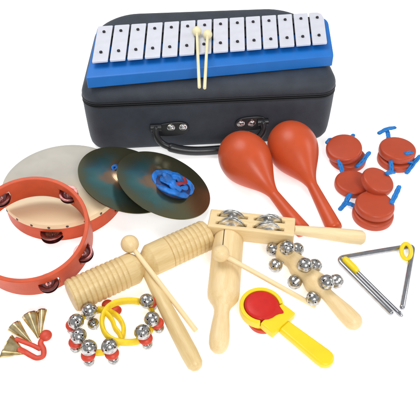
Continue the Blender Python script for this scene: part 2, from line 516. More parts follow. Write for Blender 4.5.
# ------------------------------------------------------------------ glockenspiel
T = CH + .05
gA, gB = G(88, 88.5, T), G(332, 66, T)
gx = (gB - gA).normalized(); gy = Z.cross(gx); gL = (gB - gA).length
mg = Matrix.Identity(4)
for i in range(3): mg[i][0], mg[i][1], mg[i][2], mg[i][3] = gx[i], gy[i], Z[i], gA[i]
glock = thing('glockenspiel', 'blue glockenspiel with fourteen white bars lying on the dark case', 'glockenspiel', gA, mat=mg)
inv = mg.inverted()
bz = 2.45
bL0, bL1 = inv @ G(91, 62, T + bz), inv @ G(97, 26.5, T + bz)
bR0, bR1 = inv @ G(328, 42.5, T + bz), inv @ G(324, 12, T + bz)
kL, kR = inv @ G(97.2, 27.5, T + 1.9), inv @ G(327, 16, T + 1.9)
bm = bmesh.new()
outline = [(0, 0), (gL, 0)]
rc = 2.4
kc = V((kR.x, kR.y))
e0 = (V((gL, 0)) - kc).normalized() * rc; e1 = (V((kL.x, kL.y)) - kc).normalized() * rc
for i in range(9):
    t = i / 8; p = kc + e0 * (1 - t) ** 2 + e1 * t ** 2
    outline.append((p.x, p.y))
outline += [(kL.x + .3, kL.y + .0), (kL.x, kL.y - .3)]
# deck as strips in depth
lo = [bm.verts.new(mg @ V((x, y, 0))) for x, y in outline]
hi = [bm.verts.new(mg @ V((x, y, 1.5 if y < .5 else 1.95))) for x, y in outline]
n = len(outline)
hf = [bm.verts.new(mg @ V((0 + .02, .45, 1.56))), bm.verts.new(mg @ V((gL - .02, .45, 1.56)))]
for i in range(n):
    j = (i + 1) % n
    if i == 1: bm.faces.new((lo[1], lo[2], hi[2], hf[1], hi[1]))
    elif i == n - 1: bm.faces.new((lo[n - 1], lo[0], hi[0], hf[0], hi[n - 1]))
    else: bm.faces.new((lo[i], lo[j], hi[j], hi[i]))
bm.faces.new((hi[0], hi[1], hf[1], hf[0]))
bm.faces.new([hf[0], hf[1]] + hi[2:])
bm.faces.new(list(reversed(lo)))
obj('base', bm, M['blue'], glock, bevel=.1)
# dark felt rails the bars rest on
for fy in (.2, .78):
    bm = bmesh.new()
    p0 = bL0.lerp(bL1, fy); p1 = bR0.lerp(bR1, fy)
    a = mg @ V((p0.x, p0.y, 2.1)); c = mg @ V((p1.x, p1.y, 2.1))
    box(bm, .5, (c - a).length - 1.0, -.35, .35, -.16, .1, along(a, c))
    obj('felt_rail', bm, M['case_dark'], glock)
bm = bmesh.new()
ins = []
for u, v in ((.035, .56), (.965, .56), (.965, .985), (.035, .985)):
    a0 = V((0, 0, 0)).lerp(kL, v); a1 = V((gL, 0, 0)).lerp(kR, v); p = a0.lerp(a1, u); ins.append((p.x, p.y))
prism(bm, ins, 1.96, 1.975, mg)
obj('sound_opening', bm, M['case_dark'], glock)
NB = 14
for k in range(NB):
    u0 = (k + .055) / NB; u1 = (k + .945) / NB
    q = [bL0.lerp(bR0, u0), bL0.lerp(bR0, u1), bL1.lerp(bR1, u1), bL1.lerp(bR1, u0)]
    c = (q[0] + q[1] + q[2] + q[3]) / 4
    ax = (q[3] + q[2] - q[0] - q[1]).normalized()
    m = mg @ frame(V((c.x, c.y, 2.2)), Z, V((q[1] - q[0]).normalized()))
    mi = m.inverted()
    def rc_(pts, r=.16):
        out = []
        nn = len(pts)
        for i in range(nn):
            p, a, b2 = pts[i], pts[i - 1], pts[(i + 1) % nn]
            da = (a - p).normalized() * r; db = (b2 - p).normalized() * r
            for t in (0, .33, .67, 1):
                v_ = p + da * (1 - t) ** 2 + db * t ** 2
                out.append((v_.x, v_.y))
        return out
    loc = [mi @ (mg @ V((p.x, p.y, 2.2))) for p in q]
    for p in loc: p.z = 0
    last = k == NB - 1
    bm = bmesh.new()
    pl = rc_(loc)
    if last:   # the last bar has its far corner cut round
        pl = rc_([loc[0], loc[1], loc[2] + (loc[1] - loc[2]) * .22, loc[2] + (loc[1] - loc[2]) * .06 + (loc[3] - loc[2]) * .16, loc[2] + (loc[3] - loc[2]) * .45, loc[3]])
    prism(bm, pl, 0, .28, m)
    bar = obj('bar', bm, M['bar'], glock, m=m, bevel=.05)
    for f in (.22, .8):
        p = (loc[0] + loc[1]) / 2 * (1 - f) + (loc[3] + loc[2]) / 2 * f
        bm = bmesh.new()
        lathe(bm, [(.26, .17), (.36, .21), (.42, .21), (.5, .17), (.55, .08), (.56, 0)], m @ Matrix.Translation((p.x + random.uniform(-.05, .05), p.y, 0)), 20)
        obj('pin', bm, M['pin'], bar)

def mallet(name, label, cat, head_px, hz, end_px, ez, hr, sr, mat, group=None, hmat=None, sq=1.0):
    h = G(head_px[0], head_px[1], hz); e = G(end_px[0], end_px[1], ez)
    m = along(V((h.x, h.y, h.z)), e)
    r = thing(name, label, cat, h, mat=m, group=group)
    bm = bmesh.new(); ball(bm, h, hr, 36, 24, sz=sq, m=m @ Matrix.Rotation(PI / 2, 4, 'Y'))
    obj('head', bm, hmat or mat, r)
    bm = bmesh.new(); L = (e - h).length
    xlathe(bm, [(hr * .6, sr * .98), (L * .5, sr), (L - .06, sr * 1.02), (L, sr * .85), (L + .01, 0)], m, 20)
    obj('stick', bm, mat, r)
    return r
gt = T + 2.2 + .28
mallet('glockenspiel_mallet', 'cream mallet on the glockenspiel, left of the pair, its head set higher', 'mallet', (196.8, 31.3), gt + .62, (199.3, 87.5), gt + .25, .62, .19, M['cream'], 'mallets on the glockenspiel', sq=1.15)
mallet('glockenspiel_mallet', 'cream mallet on the glockenspiel, right of the pair, its head set lower', 'mallet', (207.5, 34.5), gt + .62, (204.6, 88.3), gt + .25, .62, .19, M['cream'], 'mallets on the glockenspiel', sq=1.15)

# ------------------------------------------------------------------ maracas
def maraca(label, top, end, rb, hb, he):
    a = G(top[0], top[1], hb); e = G(end[0], end[1], he)
    m = along(a, e)
    r = thing('maraca', label, 'maraca', a, mat=m, group='pair of maracas')
    L = (e - a).length
    BL = 10.4; prof = []
    for i in range(33):      # egg that runs out into the handle
        t = i / 32; x = BL * t
        if t < .36: rr = rb * math.sqrt(max(0, 1 - ((.36 - t) / .36) ** 2))
        else:
            q = (t - .36) / .64
            rr = .64 + (rb - .64) * (.5 + .5 * math.cos(q * PI)) ** .9
        prof.append((x, rr))
    bm = bmesh.new(); xlathe(bm, prof, m, 64)
    o = obj('bulb', bm, M['maraca'], r, angle=60)
    bm = bmesh.new()
    hp = [(BL - .25, .66)]
    for i in range(1, 13):
        t = i / 12; hp.append((BL - .25 + (L - BL) * t, max(.66, .66 + .3 * t ** 1.1)))
    hp += [(L + .1, .9), (L + .2, .74), (L + .28, .4), (L + .3, 0)]
    xlathe(bm, hp, m, 36)
    obj('handle', bm, M['maraca'], r, angle=60)
maraca('orange red maraca with its bulb nearer the cymbals, left of the two', (229, 138.5), (303.5, 231.5), 3.22, 4.0, .95, )
maraca('orange red maraca with its bulb against the right end of the case', (282, 127), (334.5, 228.5), 3.2, 3.9, .95)

# ------------------------------------------------------------------ jingle discs
def dish_profile(r):
    return [(0, .0), (0, r * .28), (.05, r * .42), (.2, r * .55), (.24, r * .8), (.2, r), (.14, r), (.17, r * .8), (.13, r * .55), (-.03, r * .4), (-.07, .0)]

# ------------------------------------------------------------------ hand drum
dc, dn, dR, _ = disc_frame(59.5, 184, 52.5, 39, 0, 4.1)
dR, dH = 7.2, 2.72
dcen = V((-17.97, 2.13, 0)); md_ = Matrix.Translation(dcen)
drum = thing('hand_drum', 'tambourine drum with cream skin and orange jingle rim under the open hoop', 'drum', dcen)
slots = [(a, 9.5, .45, 1.45) for a in (268, 345, 60, 135)]
bm = bmesh.new(); ring_shell(bm, md_, dR, .5, 0, dH - .08, slots)
rim = obj('rim', bm, M['rim'], drum, bevel=.06)
bm = bmesh.new()
lathe(bm, [(dH - .68, dR + .02), (dH - .66, dR + .09), (dH - .2, dR + .1), (dH - .05, dR + .04), (dH, dR - .12), (dH - .02, dR - .5), (dH - .05, dR - 1.5), (dH - .06, 2), (dH - .06, 0)], md_, 120)
obj('skin', bm, M['skin'], drum)
for k in range(22):
    a = 2 * PI * (k + .35) / 22
    p = dcen + V((math.cos(a), math.sin(a), 0)) * (dR + .08) + Z * (dH - .42)
    bm = bmesh.new(); lathe(bm, [(0, .17), (.06, .16), (.11, .1), (.13, 0)], frame(p, V((math.cos(a), math.sin(a), 0)), Z), 14)
    obj('tack', bm, M['tack'], drum)
def jingles(parent, m, R, slots, mat, r=1.25):
    for s in slots:
        a = math.radians(s[0]); zc = (s[2] + s[3]) / 2
        c = V((math.cos(a) * R, math.sin(a) * R, zc))
        for sg in (1, -1):
            bm = bmesh.new()
            jm = m @ Matrix.Translation(c + V((0, 0, sg * .07))) @ Matrix.Rotation(random.uniform(-.1, .1), 4, 'X')
            if sg < 0: jm = jm @ Matrix.Rotation(PI, 4, 'X')
            lathe(bm, dish_profile(r), jm, 36)
            obj('jingle', bm, mat, parent, angle=50)
        bm = bmesh.new(); lathe(bm, [(s[2] - .3, .1), (s[3] + .3, .1)], m @ Matrix.Translation((c.x, c.y, 0)), 12)
        obj('jingle_pin', bm, M['steel'], parent)
        # domed pin head on the hoop edge
jingles(drum, md_, dR - .2, slots, M['dark_jingle'], 1.3)

# open hoop leaning on the drum
R, HW = 6.33, 3.6
c = V((-19.26, -8.0, 5.48)); n = V((.044, -.285, 1)).normalized(); maj = V((1, 0, 0))
mh = frame(c - n * HW, n, maj)
hoop = thing('headless_tambourine', 'open orange tambourine hoop without a skin leaning on the hand drum', 'tambourine', c, mat=mh)
hs = [(a, 10, 1.1, 2.4) for a in (57, 340, 294, 133, 185, 225)]
bm = bmesh.new(); ring_shell(bm, mh, R, .45, 0, HW, hs)
obj('rim', bm, M['rim'], hoop, bevel=.07)
jingles(hoop, mh, R - .2, hs, M['dark_jingle'], 1.05)
a = math.radians(hs[3][0])
p = mh @ V((math.cos(a) * (R - .22), math.sin(a) * (R - .22), HW))
bm = bmesh.new(); lathe(bm, [(-.05, .24), (.08, .23), (.18, .12), (.2, 0)], frame(p, n), 16)
obj('pin_head', bm, M['steel'], hoop)

# ------------------------------------------------------------------ cymbals
def cymbal(label, c, n, R, clothr, seed, off, tag=False):
    n = n.normalized(); maj = V((1, 0, 0))
    m = frame(c, n, maj)
    r = thing('cymbal', label, 'cymbal', c, mat=m, group='pair of hand cymbals')
    bm = bmesh.new()
    pr = [(0, R), (.08, R - .03), (.34, R * .72), (.5, R * .48), (.56, R * .36), (.72, R * .3), (.98, R * .2), (1.1, R * .1), (1.12, 0)]
    pr2 = [(h_ - .09, max(0, r_ - .0)) for h_, r_ in reversed(pr[1:])] + [(-.03, R - .02)]
    lathe(bm, list(reversed(pr2[::1]))[::1] if False else pr2[::1] + pr, m, 110)
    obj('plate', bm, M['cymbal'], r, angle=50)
    # strap: a wide soft ribbon knotted through the hole, its folds heaped round the bell
    ox, oy, hz = off
    bm = bmesh.new(); random.seed(seed)
    def pt(q, rad, z): return m @ V((ox + rad * math.cos(q), oy + rad * .82 * math.sin(q), .55 + z))
    bl2 = bmesh.new()
    lathe(bl2, [(0, clothr * .86), (hz * .45, clothr * .8), (hz * .6, clothr * .5), (hz * .62, 0)], m @ Matrix.Translation((ox, oy, .5)) @ Matrix.Diagonal((1, .82, 1, 1)), 40)
    rings_ = [(.8, .36, .42, 3, 0.0), (.5, .62, .3, 4, 1.3), (.2, .8, .3, 2, .4)]
    for (fr, fz, wd, wv, ph) in rings_:
        lp_ = []
        for k in range(60):
            q = 2 * PI * k / 60
            lp_.append(pt(q, clothr * fr * (1 + .1 * math.sin(wv * q + ph) + .06 * math.sin(5 * q + ph * 2)), hz * (fz + .22 * math.sin(2 * q + ph + seed) + .12 * math.sin(wv * 1.0 * q + 2 * ph))))
        sweep(bm, lp_, wd * clothr * .36, wd * clothr * .2, 14, True, up=(n + V((.25, -.3, 0))).normalized())
    # two loose folds laid over the heap
    for (a0, a1, hh) in ((2.6, 5.2, .95), (.9, 3.6, .8)):
        fp = [pt(a0 + (a1 - a0) * k / 12, clothr * (.62 - .35 * math.sin(PI * k / 12)), hz * (hh + .1 * math.sin(k * .9))) for k in range(13)]
        sweep(bm, fp, [clothr * (.1 + .09 * math.sin(PI * k / 12)) for k in range(13)], clothr * .055, 14, up=(n + V((-.3, -.35, 0))).normalized())
    for v_ in bm.verts:
        v_.co += n * (noise.noise(v_.co * 1.6 + V((seed, 0, 0))) * .16 * hz) + V((noise.noise(v_.co * 1.1), noise.noise(v_.co * 1.1 + V((7, 7, 7))), 0)) * .12 * hz
    cl = obj('strap', bm, M['cloth'], r, angle=80)
    obj('fold_shade_core', bl2, M['cloth_dark'], cl, angle=80)  # dark core painted as the shade inside the heaped folds
    if tag:
        bm = bmesh.new()
        tp = [m @ V(p) for p in ((.95, -1.55, 1.72), (1.5, -1.35, 1.86), (2.05, -.95, 1.9), (2.0, -.5, 1.9), (1.75, -.1, 1.9))]
        sweep(bm, smooth_path(tp, 6), .22, .1, 10, up=n)
        obj('tag', bm, M['cloth_red'], cl)
cymbal('dark cymbal leaning on the drum, lying underneath the other cymbal', V((-10.24, 2.74, 2.67)), V((.357, .042, 1)), 5.95, 1.15, 3, (-1.0, .3, .45))
cymbal('dark cymbal on top, with a large blue cloth strap and red tag', V((-5.53, 1.85, 2.62)), V((.43, .088, 1)), 6.03, 2.75, 11, (.85, -.75, 1.05), True)

# ------------------------------------------------------------------ castanets
def shell_mesh(bm, R, m):
    lathe(bm, [(0, 0), (0, R * .9), (.04, R * .95), (.14, R * .985), (.3, R), (.7, R), (.86, R * .985), (.97, R * .95), (1.03, R * .9), (1.06, R * .84), (1.07, R * .78), (1.1, R * .5), (1.11, 0)], m, 64)
def castanet(label, shells, ties):
    c0 = shells[0][0]
    r = thing('castanet', label, 'castanet', V((c0.x, c0.y, 0)), group='red finger castanets')
    for c, n, R, maj in shells:
        m = frame(c - n * 1.0, n, maj)
        bm = bmesh.new(); shell_mesh(bm, R, m)
        obj('shell', bm, M['castanet'], r, m=m, angle=50)
    for t in ties:
        bm = bmesh.new()
        for seg in t:
            pts = [G(*p) for p in seg]
            if len(pts) == 2: pts = [pts[0], pts[0].lerp(pts[1], .5) + Z * .08, pts[1]]
            sp = smooth_path(pts, 8); k_ = len(sp) - 1
            one, two = [], []
            for i, p in enumerate(sp):       # a loop of thin cord, pinched at the knot
                t = (sp[min(i + 1, k_)] - sp[max(i - 1, 0)]).normalized()
                sd = t.cross(Z)
                sd = sd.normalized() if sd.length > .01 else V((1, 0, 0))
                wd = .09 + .05 * math.sin(PI * min(1, i / k_ * .93 + .05)) ** .6 + .02 * math.sin(i * 1.3)
                one.append(p + sd * wd + Z * .03 * math.sin(i * .9)); two.append(p - sd * wd)
            sweep(bm, one + list(reversed(two)), .17, .15, 10, True)
            for d_ in (V((.07, .02, .05)), V((-.08, .03, -.02)), V((.0, -.08, .04))):
                ball(bm, sp[0] + d_, .23, 14, 10)
        obj('tie', bm, M['blue_tie'], r, angle=60)
flat = lambda x, y, a, h: (G(x, y, h), Z.copy(), a / scale_at(G(x, y, h)), V((1, 0, 0)))
def tilted(x, y, a, b, t, h): return disc_frame(x, y, a, b, t, h)
castanet('red castanet pair beside the case corner, its upper shell tipped forward',
         [flat(348.3, 155.5, 18.2, 1.0), tilted(344, 146.8, 17.8, 13.4, 2, 2.45)],
         [[[(338.5, 160, 1.7), (341, 167, 1.4), (342.5, 173, 1.0)]], [[(357, 166.5, 1.0), (363, 161, 1.4), (366.5, 156, 1.9), (369.5, 152.5, 2.1)]],
          [[(349, 141, 1.7), (353.5, 135, 2.0)]], [[(327.5, 142.5, 2.1), (331, 139.5, 2.1), (337, 141.5, 1.6)]]])
castanet('red castanet pair at the back right, with blue tie bars on three sides',
         [flat(396.5, 156, 18.3, 1.0), flat(398, 147.5, 18.2, 2.2)],
         [[[(388.5, 138, 1.8), (387.3, 131, 2.2)], [(379.5, 133, 2.3), (387, 129, 2.5), (395, 127.6, 2.4)]],
          [[(391, 162, 1.5), (391.3, 172.5, .4)], [(389, 173, .35), (394.5, 172, .35)]],
          [[(408, 161, 1.5), (413, 163, 1.1)], [(407, 172.5, .6), (413.5, 163.5, 1.1), (420, 156, 1.4)]],
          [[(406, 153.8, 2.25), (412, 152.6, 2.25)]]])
castanet('red castanet pair spread open, one shell lying flat and one leaning across it',
         [flat(353, 181.3, 17.8, 1.15), tilted(379, 179.5, 16.9, 10.4, 36, 2.95)],
         [[[(350, 195, 1.0), (346.5, 201, .6)], [(340.5, 209, .3), (346, 202, .5), (348, 196.5, .9)], [(346.5, 203, .4), (355, 206.2, .5)]],
          [[(387, 173.5, 3.0), (392, 172, 2.6)]]])
castanet('red castanet pair nearest the triangle, two shells stacked with one blue tie',
         [flat(373.5, 211.5, 20.5, 1.0), flat(375.3, 203.5, 19.5, 2.15)],
         [[[(391.5, 203, 2.2), (396, 194, 2.6), (399.3, 186.5, 2.9)]]])

# ------------------------------------------------------------------ wooden guiro
gr = 1.8
a = G(70.5, 296.5, gr); e = G(207.5, 234.5, gr - .1)
m = along(a, e); L = (e - a).length
gui = thing('guiro_tone_block', 'ridged two-part wooden guiro block with a long handle, below the cymbals', 'guiro', a, mat=m)
def ridged(x0, x1, n, r, up=True):
    out = []
    for i in range(n):
        p = (x1 - x0) / n; s = x0 + p * i
        out += [(s + .02 * p, r - .13), (s + .12 * p, r - .04), (s + .32 * p, r + .0), (s + .62 * p, r), (s + .84 * p, r - .05), (s + .96 * p, r - .13)]
    return out
k = L / 100.
bm = bmesh.new()
prof = [(0, 0), (0, gr - .22), (.1, gr - .1)] + ridged(.15, 37 * k, 11, gr) + [(37.4 * k, gr - .04), (43 * k, gr - .02), (44.5 * k, gr - .12), (48 * k, gr - .62), (49 * k, gr - .7), (51 * k, gr - .7)]
prof += [(52 * k, gr - .6), (55.5 * k, gr - .1), (56.5 * k, gr - .02), (68.5 * k, gr)] + ridged(69 * k, L - .15, 9, gr) + [(L - .1, gr - .12), (L, gr - .25), (L, 0)]
xlathe(bm, prof, m, 72)
obj('block', bm, M['wood_warm'], gui, angle=25)
nk = a.lerp(e, .505)
ha = V((nk.x, nk.y, gr - .2)); hb = G(196.5, 367, .92)
hm = along(ha, hb); hL = (hb - ha).length
bm = bmesh.new()
xlathe(bm, [(.4, .5), (1.5, .56), (hL * .4, .72), (hL * .7, .84), (hL * .88, .86), (hL - .3, .78), (hL + .1, .55), (hL + .3, .2), (hL + .33, 0)], hm, 32)
obj('handle', bm, M['wood_warm'], gui, m=hm)
mallet('wooden_beater', 'thin wooden beater with its ball head on the guiro block', 'beater', (129.8, 244), 3.75, (196.2, 331), .26, .98, .27, M['wood_pale'], 'wooden ball beaters', M['wood'])

# ------------------------------------------------------------------ jingle stick
bh = 2.0; zb = 1.6      # it rests on the maraca handles
ja = G(209, 217, zb + bh); je = G(295, 226.5, zb + bh)
ja.z = je.z = zb
m = along(ja, je); L = (je - ja).length
js = thing('jingle_stick', 'flat wooden jingle stick with four pairs of metal jingles, across the maraca handles', 'jingle stick', ja, mat=m)
bw = 1.4
# block with four slots cut through
bm = bmesh.new()
c1, c2 = .27 * L, .70 * L; hx = 1.72; sy = .6; hy = .22
xs = [0, c1 - hx, c1 + hx, c2 - hx, c2 + hx, L]; ys = [-bw, -sy - hy, -sy + hy, sy - hy, sy + hy, bw]
def fill(i, j): return 0 <= i < 5 and 0 <= j < 5 and not (i in (1, 3) and j in (1, 3))
for i in range(5):
    for j in range(5):
        if not fill(i, j): continue
        x0, x1, y0, y1 = xs[i], xs[i + 1], ys[j], ys[j + 1]
        def f(*c): bm.faces.new([bm.verts.new(m @ V(q)) for q in c])
        f((x0, y0, bh), (x1, y0, bh), (x1, y1, bh), (x0, y1, bh)); f((x0, y1, 0), (x1, y1, 0), (x1, y0, 0), (x0, y0, 0))
        if not fill(i - 1, j): f((x0, y0, 0), (x0, y0, bh), (x0, y1, bh), (x0, y1, 0))
        if not fill(i + 1, j): f((x1, y0, 0), (x1, y1, 0), (x1, y1, bh), (x1, y0, bh))
        if not fill(i, j - 1): f((x0, y0, 0), (x1, y0, 0), (x1, y0, bh), (x0, y0, bh))
        if not fill(i, j + 1): f((x0, y1, 0), (x0, y1, bh), (x1, y1, bh), (x1, y1, 0))
obj('block', bm, M['wood'], js, bevel=.17)
for cxx in (c1, c2):
    for yy in (-sy, sy):
        for sg in (-1, 1):
            mm = m @ Matrix.Translation((cxx + random.uniform(-.12, .12), yy + sg * .03, bh * .52 + .3)) @ Matrix.Rotation(-sg * PI / 2, 4, 'X') @ Matrix.Rotation(random.uniform(-.12, .12), 4, 'Y')
            bm = bmesh.new(); lathe(bm, [(0, .0), (0, .35), (.02, 1.44), (.09, 1.52), (.15, 1.46), (.17, 1.2), (.2, .95), (.34, .8), (.42, .5), (.44, 0)], mm, 40)
            obj('jingle', bm, M['jingle'], js, angle=50)
jh = m @ V((L, .2, bh * .62)); jend = G(360, 237.5, 1.0)
hm = along(jh, jend); hL = (jend - jh).length
bm = bmesh.new()
xlathe(bm, [(-.1, .52), (.25, .52), (.8, .56), (hL * .5, .74), (hL * .85, .84), (hL + .15, .84), (hL + .42, .66), (hL + .5, .3), (hL + .52, 0)], hm, 32)
obj('handle', bm, M['wood_pale'], js, m=hm)

# ------------------------------------------------------------------ tone block
tr_ = 1.72
ta = G(228.5, 238, tr_); te = G(218.3, 349, .95)
m = along(ta, te); L = (te - ta).length
tb = thing('tone_block', 'upright wooden tone block with a sawn slit and turned handle, mid picture', 'tone block', ta, mat=m)
bm = bmesh.new()
bl = (G(222.5, 293, tr_) - ta).length
xlathe(bm, [(0, 0), (0, tr_ - .3), (.06, tr_ - .12), (.2, tr_ - .02), (.5, tr_), (bl * .96, tr_ - .02), (bl + .3, tr_ - .1), (bl + .75, tr_ - .36), (bl + 1.2, tr_ - .7), (bl + 1.55, .88)], m, 64)
obj('block', bm, M['wood'], tb, angle=40)
bm = bmesh.new()
xlathe(bm, [(bl + 1.5, .9), (bl + 1.8, .8), (bl + 2.4, .8), (bl + 3.5, .92), (L - 1.3, 1.02), (L - .5, .98), (L, .8), (L + .3, .5), (L + .42, .2), (L + .44, 0)], m, 40)
obj('handle', bm, M['wood'], tb, angle=60)
# saw kerf, seen as a narrow dark groove along the upper side
bm = bmesh.new()
for (x0, x1) in ((-.01, bl * .58),):
    box(bm, x0, x1, -.05, .05, tr_ * .3, tr_ + .008, m @ Matrix.Rotation(math.radians(16), 4, 'X'))
obj('slit', bm, M['slit'], tb)
mallet('wooden_beater', 'thin wooden beater with its ball head on the upright tone block', 'beater', (220.7, 253.5), 2 * tr_ + .82, (315.5, 306.5), .27, .92, .27, M['wood_pale'], 'wooden ball beaters', M['wood'])

# ------------------------------------------------------------------ jingle bells
def bell_mesh():
    bm = bmesh.new(); R = 1.0; seg, rg = 60, 36
    rings = []
    for i in range(rg + 1):
        t = PI * i / rg; rr = R * math.sin(t); zz = -R * math.cos(t)
        if abs(i - rg / 2) < .6: rr *= 1.035
        rings.append([V((max(rr, .001) * math.cos(2 * PI * j / seg), max(rr, .001) * math.sin(2 * PI * j / seg), zz)) for j in range(seg)])
    v = [[bm.verts.new(p) for p in r] for r in rings]
    for i in range(rg):
        for j in range(seg):
            # cross cut slots over the lower pole, ending in round holes
            slot = (j % 15 == 0 and 1 <= i < 11) or (j % 15 in (14, 0, 1) and i in (10, 11)) or i < 1
            if slot: continue
            bm.faces.new((v[i][j], v[i][(j + 1) % seg], v[i + 1][(j + 1) % seg], v[i + 1][j]))
    bmesh.ops.delete(bm, geom=[q for q in bm.verts if not q.link_faces], context='VERTS')
    # tiny hanging loop at the other pole
    sweep(bm, [V((.2 * math.cos(q), 0, 1.08 + .2 * math.sin(q))) for q in [2 * PI * k / 14 for k in range(14)]], .07, .07, 8, True, up=V((0, 1, 0)))
    return bm
BELL = None
def bell(parent, c, r, axis, spin=0.0):
    global BELL
    m = frame(c, axis) @ Matrix.Rotation(spin, 4, 'Z') @ Matrix.Scale(r, 4)
    if BELL is None:
        BELL = obj('bell', bell_mesh(), M['bell'], parent, m=Matrix.Identity(4), local=True, solid=.06, angle=45)
        place(BELL, m); return BELL
    return inst(BELL, parent, m)

# sleigh bell stick
sr = .92
sa = G(279.5, 246.5, sr + .55); se = G(357, 325, .95)
m = along(sa, se); L = (se - sa).length
ss = thing('sleigh_bell_stick', 'scalloped wooden stick studded with silver jingle bells, right of the beater', 'bell stick', sa, mat=m)
bm = bmesh.new()
prof = [(-.1, 0), (-.08, .5), (.1, .85)]
bodyL = L * .6
for i in range(1, 40):
    t = i / 40; x = bodyL * t
    prof.append((x, 1.12 - .25 * (1 - math.cos(2 * PI * (t * 3 ))) * .5 * 1.0 + 0.0))
prof[3:] = [(x, 1.0 + .28 * (.5 - .5 * math.cos(2 * PI * (x / bodyL * 3 + .02)))) for x, _ in prof[3:]]
prof += [(bodyL + .15, .74), (bodyL + .5, .68), (bodyL + 1.2, .72), (L * .85, .92), (L - .5, .95), (L - .1, .82), (L + .2, .55), (L + .33, .2), (L + .35, 0)]
xlathe(bm, prof, m, 48)
obj('stick', bm, M['wood'], ss, angle=60)
for (bx, by, bz_) in ((272.5, 249.5, 1.6), (287.3, 247.3, 2.9), (297.5, 249.3, 2.0), (274.8, 266, 1.2), (305, 264.8, 2.8), (315.3, 265.5, 1.9), (294, 282.5, 1.1), (326.8, 281.8, 2.6), (336.6, 280.8, 1.8), (312.7, 299, 1.0)):
    c = G(bx, by, bz_)
    t = max(0, min(1, (c - sa).dot(se - sa) / (se - sa).length_squared)); q = sa.lerp(se, t)
    c = q.lerp(c, .95); out = (c - q)
    bell(ss, c, .78 if bz_ < 2.5 else .82, -(out.normalized() + V((random.uniform(-.3, .3), random.uniform(-.3, .3), random.uniform(-.2, .2)))), random.uniform(0, 3))
    bm = bmesh.new(); sweep(bm, [q, q.lerp(c, .75)], .09, .09, 8)
    obj('bell_wire', bm, M['steel'], ss)

# ------------------------------------------------------------------ wrist bells
def wrist(label, path_px, bells, seed, extra=()):
    pts = [G(x, y, h) for x, y, h in path_px]
    cen = sum(pts, V((0, 0, 0))) / len(pts)
    r = thing('wrist_bells', label, 'wrist bells', V((cen.x, cen.y, 0)), group='pair of wrist bells')
    bm = bmesh.new(); sweep(bm, smooth_path(pts, 8, True), .24, .41, 16, True, up=(Z + V((0, .25, 0))).normalized())
    obj('strap', bm, M['yellow_strap'], r, angle=60)
    for x, y, h in bells:
        c = G(x, y, h)
        out = V((c.x - cen.x, c.y - cen.y, 0)).normalized()
        bell(r, c, .78, -(Z * 1 + out * .2), random.uniform(0, 3))
        p = c + out * .45 - Z * .62
        bm = bmesh.new(); ball(bm, p, .7, 24, 14, sz=.62)
        obj('bell_mount', bm, M['red_pad'], r, angle=60)
        q = c + out * .6 + Z * (-c.z + .55)
        bell(r, q, .54, (-Z + out * .3), random.uniform(0, 3))
    for x, y, h in extra:
        bm = bmesh.new(); ball(bm, G(x, y, h), .6, 24, 14, sz=.5)
        obj('bell_mount', bm, M['red_pad'], r, angle=60)
    return r
wl = wrist('yellow strap wrist bells with five upper bells, beside the guiro end, left of the two',
      [(78, 327, .8), (83, 317, .8), (93, 311.5, .8), (105, 310, .8), (117, 316, .75), (123.5, 327, .7), (121.5, 339, .6), (113, 347, .6), (101, 352.5, .8), (88, 350.5, .8), (79, 341, .8)],
      [(89.6, 310.5, 2.0), (76, 321.6, 2.0), (78.6, 336, 2.0), (88.8, 347.7, 2.0), (109.4, 346.3, 2.0)], 1)
bm = bmesh.new()
sweep(bm, smooth_path([G(*p) for p in ((99, 309.5, 1.3), (106, 313, 1.75), (112, 320, 1.6), (115, 328, 1.3), (119.5, 334, 1.4), (121, 341, 1.2), (116, 345.5, .9))], 8), .2, .36, 14, up=(Z + V((.3, .1, 0))).normalized())
obj('strap_tail', bm, M['yellow_strap'], wl, angle=60)
bell(wl, G(93.5, 324, .62), .6, V((.4, -.3, -1)), 1.0)
wr = wrist('yellow strap wrist bells with three upper bells near the guiro handle, right of the two',
      [(102, 322, 1.75), (105, 311, 1.85), (114, 303.5, 1.8), (128, 301, 1.5), (142, 302.5, 1.1), (151, 309, .9), (153.5, 319, .8), (150.5, 331, .8), (141, 340, .9), (128, 342.5, 1.3), (114, 340.5, 1.7), (105, 333, 1.75)],
      [(146.7, 301.2, 2.0), (152, 319.2, 2.0), (142.3, 332.2, 2.0)], 2, ((107.5, 304.5, .9), (116, 310.5, .6)))

# ------------------------------------------------------------------ triangle and beater
tz = .32
def corner(p0, p1, p2, r, n=8):
    d0 = (p0 - p1).normalized(); d1 = (p2 - p1).normalized(); a_, b_ = p1 + d0 * r, p1 + d1 * r
    return [a_ * (1 - t) ** 2 + p1 * 2 * t * (1 - t) + b_ * t * t for t in [i / n for i in range(n + 1)]]
pL, pR = G(336.5, 258.5, tz), G(413.5, 245.5, tz)
e1, e2 = G(390.5, 312.5, tz), G(402.3, 307, tz)
pts = [e1] + corner(e1, pL, pR, 1.0) + corner(pL, pR, e2, .9) + [e2]
tri = thing('triangle', 'silver steel triangle with a yellow loop at its upper corner', 'triangle', V((pL.x, pL.y, 0)))
bm = bmesh.new(); sweep(bm, pts, .3, .3, 18)
obj('rod', bm, M['chrome'], tri, angle=60)
c = G(405.7, 252.8, .5)
lp = []
for i in range(28):
    q = 2 * PI * i / 28
    x_, y_ = .52 * math.cos(q), .98 * math.sin(q)
    ang = math.radians(-12)
    lp.append(c + V((x_ * math.cos(ang) - y_ * math.sin(ang), (x_ * math.sin(ang) + y_ * math.cos(ang)) * 1.0, .25 + .2 * math.sin(q))))
bm = bmesh.new(); sweep(bm, lp, .25, .22, 14, True)
obj('holder_loop', bm, M['yellow'], tri, angle=60)
ba, bb = G(345, 259.5, .4), G(402.5, 316.5, .24)
m = along(ba, bb); L = (bb - ba).length
